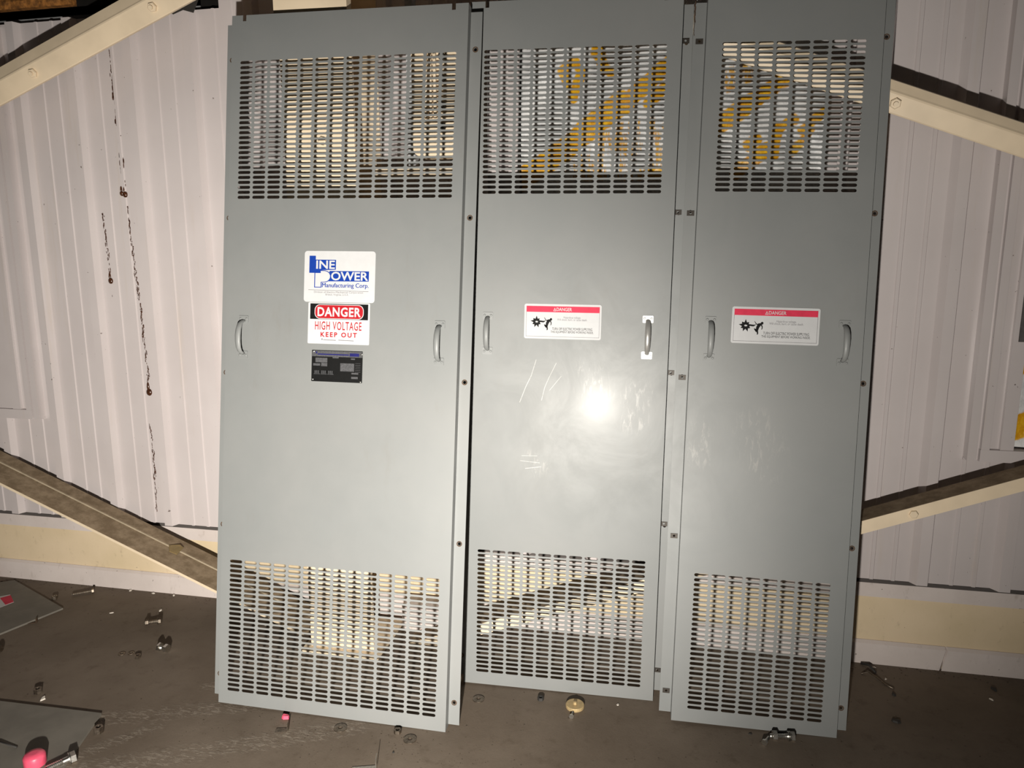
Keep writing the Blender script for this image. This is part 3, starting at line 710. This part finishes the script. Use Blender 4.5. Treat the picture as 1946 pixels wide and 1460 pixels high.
def hexnut(loc, r, h, mat, label, rz=0., tilt=0., group=None, name='hex_nut'):
    g = MB(); n = 6; m = 12
    o0 = [(r * math.cos(2 * math.pi * k / m), r * math.sin(2 * math.pi * k / m)) for k in range(m)]
    hx = []
    for k in range(m):
        a = 2 * math.pi * k / m; q = r if k % 2 == 0 else r * math.cos(math.pi / 6); hx.append((q * math.cos(a), q * math.sin(a)))
    hi = [(r * .52 * math.cos(2 * math.pi * k / m), r * .52 * math.sin(2 * math.pi * k / m)) for k in range(m)]
    vs = [(x, y, 0) for x, y in hx] + [(x, y, h) for x, y in hx] + [(x, y, h) for x, y in hi] + [(x, y, 0) for x, y in hi]
    fs = []
    for k in range(m):
        j = (k + 1) % m
        fs += [(k, j, m + j, m + k), (m + k, m + j, 2 * m + j, 2 * m + k), (2 * m + k, 2 * m + j, 3 * m + j, 3 * m + k), (3 * m + k, 3 * m + j, j, k)]
    g.add(vs, fs)
    o = g.build(name, mat, loc=(loc[0], loc[1], .0005 + (r * math.sin(tilt) if tilt else 0)), rot=(tilt, 0, rz)); tag(o, label, 'nut', group); return o
def washer(loc, r, ri, h, mat, label, group=None):
    g = MB(); n = 20
    A = [[(q * math.cos(2 * math.pi * k / n), q * math.sin(2 * math.pi * k / n), z) for k in range(n)] for q, z in ((r, 0), (r, h), (ri, h), (ri, 0))]
    vs = sum(A, []); fs = [(a * n + k, a * n + (k + 1) % n, ((a + 1) % 4) * n + (k + 1) % n, ((a + 1) % 4) * n + k) for a in range(4) for k in range(n)]
    g.add(vs, fs); o = g.build('washer', mat, loc=(loc[0], loc[1], .0005)); tag(o, label, 'washer', group); return o
def hexbolt(loc, L_, r, hr, mat, label, rz, washers=0, hh=None, nut=False):
    """bolt lying on its side; x runs from the head to the tip"""
    hh = hh or hr * .75
    e = empty('hex_bolt', label, 'bolt', (loc[0], loc[1], 0), (0, 0, rz))
    z = hr * .88 + .0005
    g = MB(); g.lathe([(hr, 0), (hr, hh)], 6, (1, 0, 0), (0, 0, z)); g.build('head', mat, e)
    prof = [(r, hh)]; n = 10
    for k in range(n): q = hh + (L_ - hh) * (.3 + .7 * k / n); prof += [(r, q), (r * .86, q + .35 * (L_ - hh) * .7 / n)]
    prof += [(r * .8, L_)]
    g = MB(); g.lathe(prof, 12, (1, -.0, -(z - r) / L_ * .6), (0, 0, z)); g.build('shank', mat, e)
    for k in range(washers):
        g = MB(); g.lathe([(hr * 1.0, hh + .002 + .006 * k), (hr * 1.0, hh + .005 + .006 * k)], 18, (1, 0, 0), (0, 0, z)); g.build('washer', mat, e)
    if nut:
        g = MB(); g.lathe([(hr, L_ * .72), (hr, L_ * .9)], 6, (1, 0, 0), (0, 0, z)); g.build('nut', mat, e)
    return e
def clip(loc, w_, h_, d_, mat, label, rz):
    g = MB(); g.box(-w_ / 2, w_ / 2, -d_ / 2, d_ / 2, .0006, .0026); g.box(w_ / 2 - .002, w_ / 2, -d_ / 2, d_ / 2, .0026, h_)
    o = g.build('angle_clip', mat, loc=(loc[0], loc[1], 0), rot=(0, 0, rz)); return tag(o, label, 'bracket')
def chip(loc, r, mat, label, seed, name='paint_chip', cat='chip', flat=.35, group=None):
    rnd = random.Random(seed); g = MB(); n = 7
    pts = [(r * rnd.uniform(.5, 1.1) * math.cos(2 * math.pi * k / n), r * .6 * rnd.uniform(.5, 1.1) * math.sin(2 * math.pi * k / n)) for k in range(n)]
    vs = [(x, y, .0006) for x, y in pts] + [(x * .8, y * .8, r * flat * rnd.uniform(.7, 1.3)) for x, y in pts]
    g.add(vs, [tuple(range(n - 1, -1, -1)), tuple(range(n, 2 * n))] + [(i, (i + 1) % n, (i + 1) % n + n, i + n) for i in range(n)])
    return tag(g.build(name, mat, loc=(loc[0], loc[1], 0), rot=(0, 0, rnd.uniform(0, 3))), label, cat, group)

hexbolt((-2.072, -.522), .055, .010, .019, M['zinc'], 'shiny bolt and nut throwing a long shadow, left of the left panel', R(172), hh=.014, nut=True)
hexbolt((-2.272, -.300), .075, .009, .015, M['oldsteel'], 'dark bolt lying behind the shiny bolt, left of the left panel', R(205), washers=1, nut=True)
hexbolt((-2.83, -.085), .10, .006, .013, M['oldsteel'], 'long thin screw lying close under the left wall', R(215))
hexbolt((-2.80, -.660), .05, .008, .015, M['oldsteel'], 'bolt at the left edge beside the labelled cover sheet', R(190))
hexbolt((-1.925, -1.205), .09, .012, .021, M['zinc'], 'shiny bolt at the bottom left beside the pink stopper', R(235), washers=1)
hexbolt((.535, -.605), .085, .009, .017, M['zinc'], 'bolt with washers and nut lying under the right panel', R(186), washers=2, nut=True)
hexbolt((.425, -.655), .045, .006, .011, M['zinc'], 'small pointed screw left of the bolt under the right panel', R(60))
hexbolt((-.268, -.640), .035, .0045, .009, M['zinc'], 'small screw lying in front of the brass disc', R(85))
hexnut((-2.173, -.586), .014, .012, M['oldsteel'], 'hex nut in front of the shiny bolt left of the left panel', .2)
hexnut((-1.963, -1.055), .017, .022, M['oldsteel'], 'tall dark nut beside the corner of the bottom left sheet', .4)
hexnut((-2.387, -.89), .016, .018, M['oldsteel'], 'dark nut beside a white chip above the bottom left sheet', .1)
hexnut((-2.975, -.185), .013, .016, M['oldsteel'], 'small nut on the edge of the labelled cover sheet', .5)
hexnut((-.883, -.845), .014, .013, M['oldsteel'], 'nut at the right foot of the left panel, left of a flat washer', .3)
hexnut((-.400, -.545), .013, .012, M['dark'], 'dark nut at the foot of the middle panel, left of the brass disc', .2)
washer((-2.262, -.575), .014, .007, .003, M['oldsteel'], 'small washer left of the hex nut, left of the left panel')
washer((-2.225, -.563), .013, .007, .003, M['oldsteel'], 'small washer nearest the hex nut, left of the left panel')
washer((-1.100, -.862), .024, .008, .003, M['oldsteel'], 'flat washer in front of the left panel near its middle')
washer((-.826, -.872), .024, .008, .003, M['oldsteel'], 'flat washer in front of the left panel at its right foot')
washer((-.641, -.590), .023, .008, .003, M['oldsteel'], 'flat washer in front of the middle panel at its left foot')
clip((-1.306, -.915), .046, .03, .022, M['oldsteel'], 'small angle clip below the pink scrap in front of the left panel', .25)
clip((-.925, -1.055), .085, .048, .04, M['zinc'], 'larger angle clip at the bottom edge of the picture', .3)
clip((-2.885, -.42), .05, .022, .016, M['rust'], 'rusty little clip at the front edge of the labelled cover sheet', .4)
bd = empty('brass_disc', 'round brass disc with a centre stub at the foot of the middle panel', 'disc', (-.262, -.566, 0))
g = MB(); g.lathe([(.0345, .0005), (.036, .003), (.036, .012), (.034, .0145)], 28); g.build('disc', M['brass'], bd)
g = MB(); g.lathe([(.008, .0145), (.0065, .024), (.003, .025)], 10); g.build('centre_stub', M['brass'], bd)
pc = empty('plastic_stopper', 'pink plastic stopper at the bottom left corner', 'stopper', (-2.04, -1.255, 0))
g = MB(); g.lathe([(.030, .0005), (.034, .006), (.034, .042), (.028, .050), (.012, .053)], 20, smooth=True); g.build('shell', M['pink'], pc)
chip((-2.092, -1.235), .014, M['pale'], 'small pale plug beside the pink stopper', 5, 'plastic_plug', 'plug', 1.2)
pk = MB(); pk.blob((0, 0, .024), (.022, .022, .022), 12, 8); tag(pk.build('pink_ball', M['pink'], loc=(-3.545, -.06, 0)), 'pink ball against the wall at the left edge', 'ball')
chip((-1.330, -.845), .024, M['pink'], 'pink plastic scrap at the foot of the left panel', 3, 'plastic_scrap', 'scrap', .5)
# pale chips
CH = [(-2.331, -.923, .016, 'white chip beside the dark nut above the bottom left sheet'), (-2.36, -.19, .014, 'white chip behind the dark bolt, left of the left panel'), (-2.58, -.26, .010, 'small white sliver on the open floor left of the dark bolt'),
      (-1.83, -.50, .013, 'white chip nearest the left edge of the left panel'), (-1.77, -.22, .014, 'white chip at the left edge of the left panel close to the wall'), (-.10, -.52, .009, 'white chip at the foot of the middle panel right of the brass disc'),
      (-2.66, -.03, .012, 'pale chip against the baseboard right of the labelled cover sheet'), (-2.52, -.035, .011, 'pale chip against the baseboard below the lower left brace'), (-2.40, -.035, .013, 'pale chip against the baseboard, third from the labelled cover sheet'),
      (1.34, -.20, .012, 'pale chip on the dark floor at the right edge'), (.95, -.05, .013, 'pale chip under the baseboard right of the right panel'), (.975, -.13, .010, 'small pale chip right of the right panel')]
for i, (x, y, r, l) in enumerate(CH): chip((x, y), r, M['pale'], l, 20 + i)
for i, (x, y, r, l) in enumerate([(1.38, -.12, .018, 'dark scrap on the floor at the right edge'), (.93, -.42, .022, 'dark scrap in front of the right panel corner, nearest the camera'), (.975, -.24, .016, 'dark scrap at the end of the bent wire'), (-.86, -.95, .007, 'tiny dark scrap in front of the left panel'), (.385, -.60, .008, 'tiny dark scrap left of the small pointed screw')]):
    chip((x, y), r, M['dark'], l, 60 + i, 'dirt_scrap', 'scrap')
def wire(pts, r, mat, label, name='bent_wire'):
    g = MB(); g.tube([(x, y, max(z, r + .0005)) for x, y, z in pts], r, 6); return tag(g.build(name, mat), label, 'wire')
wire([(.885, -.115, 0), (.91, -.105, .012), (.935, -.13, .008), (.96, -.175, 0), (.985, -.20, 0)], .003, M['oldsteel'], 'bent wire on the floor right of the right panel')
wire([(.905, -.03, 0), (.93, -.055, .014), (.945, -.095, 0)], .005, M['dark'], 'short dark cable end under the baseboard right of the right panel')
wire([(-2.17, -1.20, .0135), (-2.25, -1.19, .017), (-2.33, -1.215, .0135)], .003, M['dark'], 'thin dark wire on the bottom left sheet')
# uncountable grit
g = MB(); rnd = random.Random(11)
def grit(x, y, r):
    h = r * rnd.uniform(.3, .7); a = rnd.uniform(0, 6.28)
    q = [(x + r * math.cos(a + k * 1.57) * rnd.uniform(.6, 1.2), y + r * math.sin(a + k * 1.57) * rnd.uniform(.6, 1.2)) for k in range(4)]
    g.add([(u, v, .0003) for u, v in q] + [(x, y, h)], [(0, 1, 4), (1, 2, 4), (2, 3, 4), (3, 0, 4)])
for k in range(900):
    grit(rnd.uniform(-3.6, 1.6), rnd.uniform(-1.3, -.03), rnd.choice((.0015, .002, .002, .003, .004)))
for k in range(500):
    grit(rnd.uniform(-3.6, 1.6), -.02 - abs(rnd.gauss(0, .035)), rnd.choice((.002, .003, .004, .005)))
for k in range(260): grit(rnd.gauss(-1.05, .35), rnd.gauss(-.93, .08), rnd.choice((.0015, .002, .003)))
tag(g.build('floor_grit', simple('grit', (.085, .063, .043), .9, var=.6, scale=200)), 'loose brown grit scattered over the concrete floor', 'grit', kind='stuff')
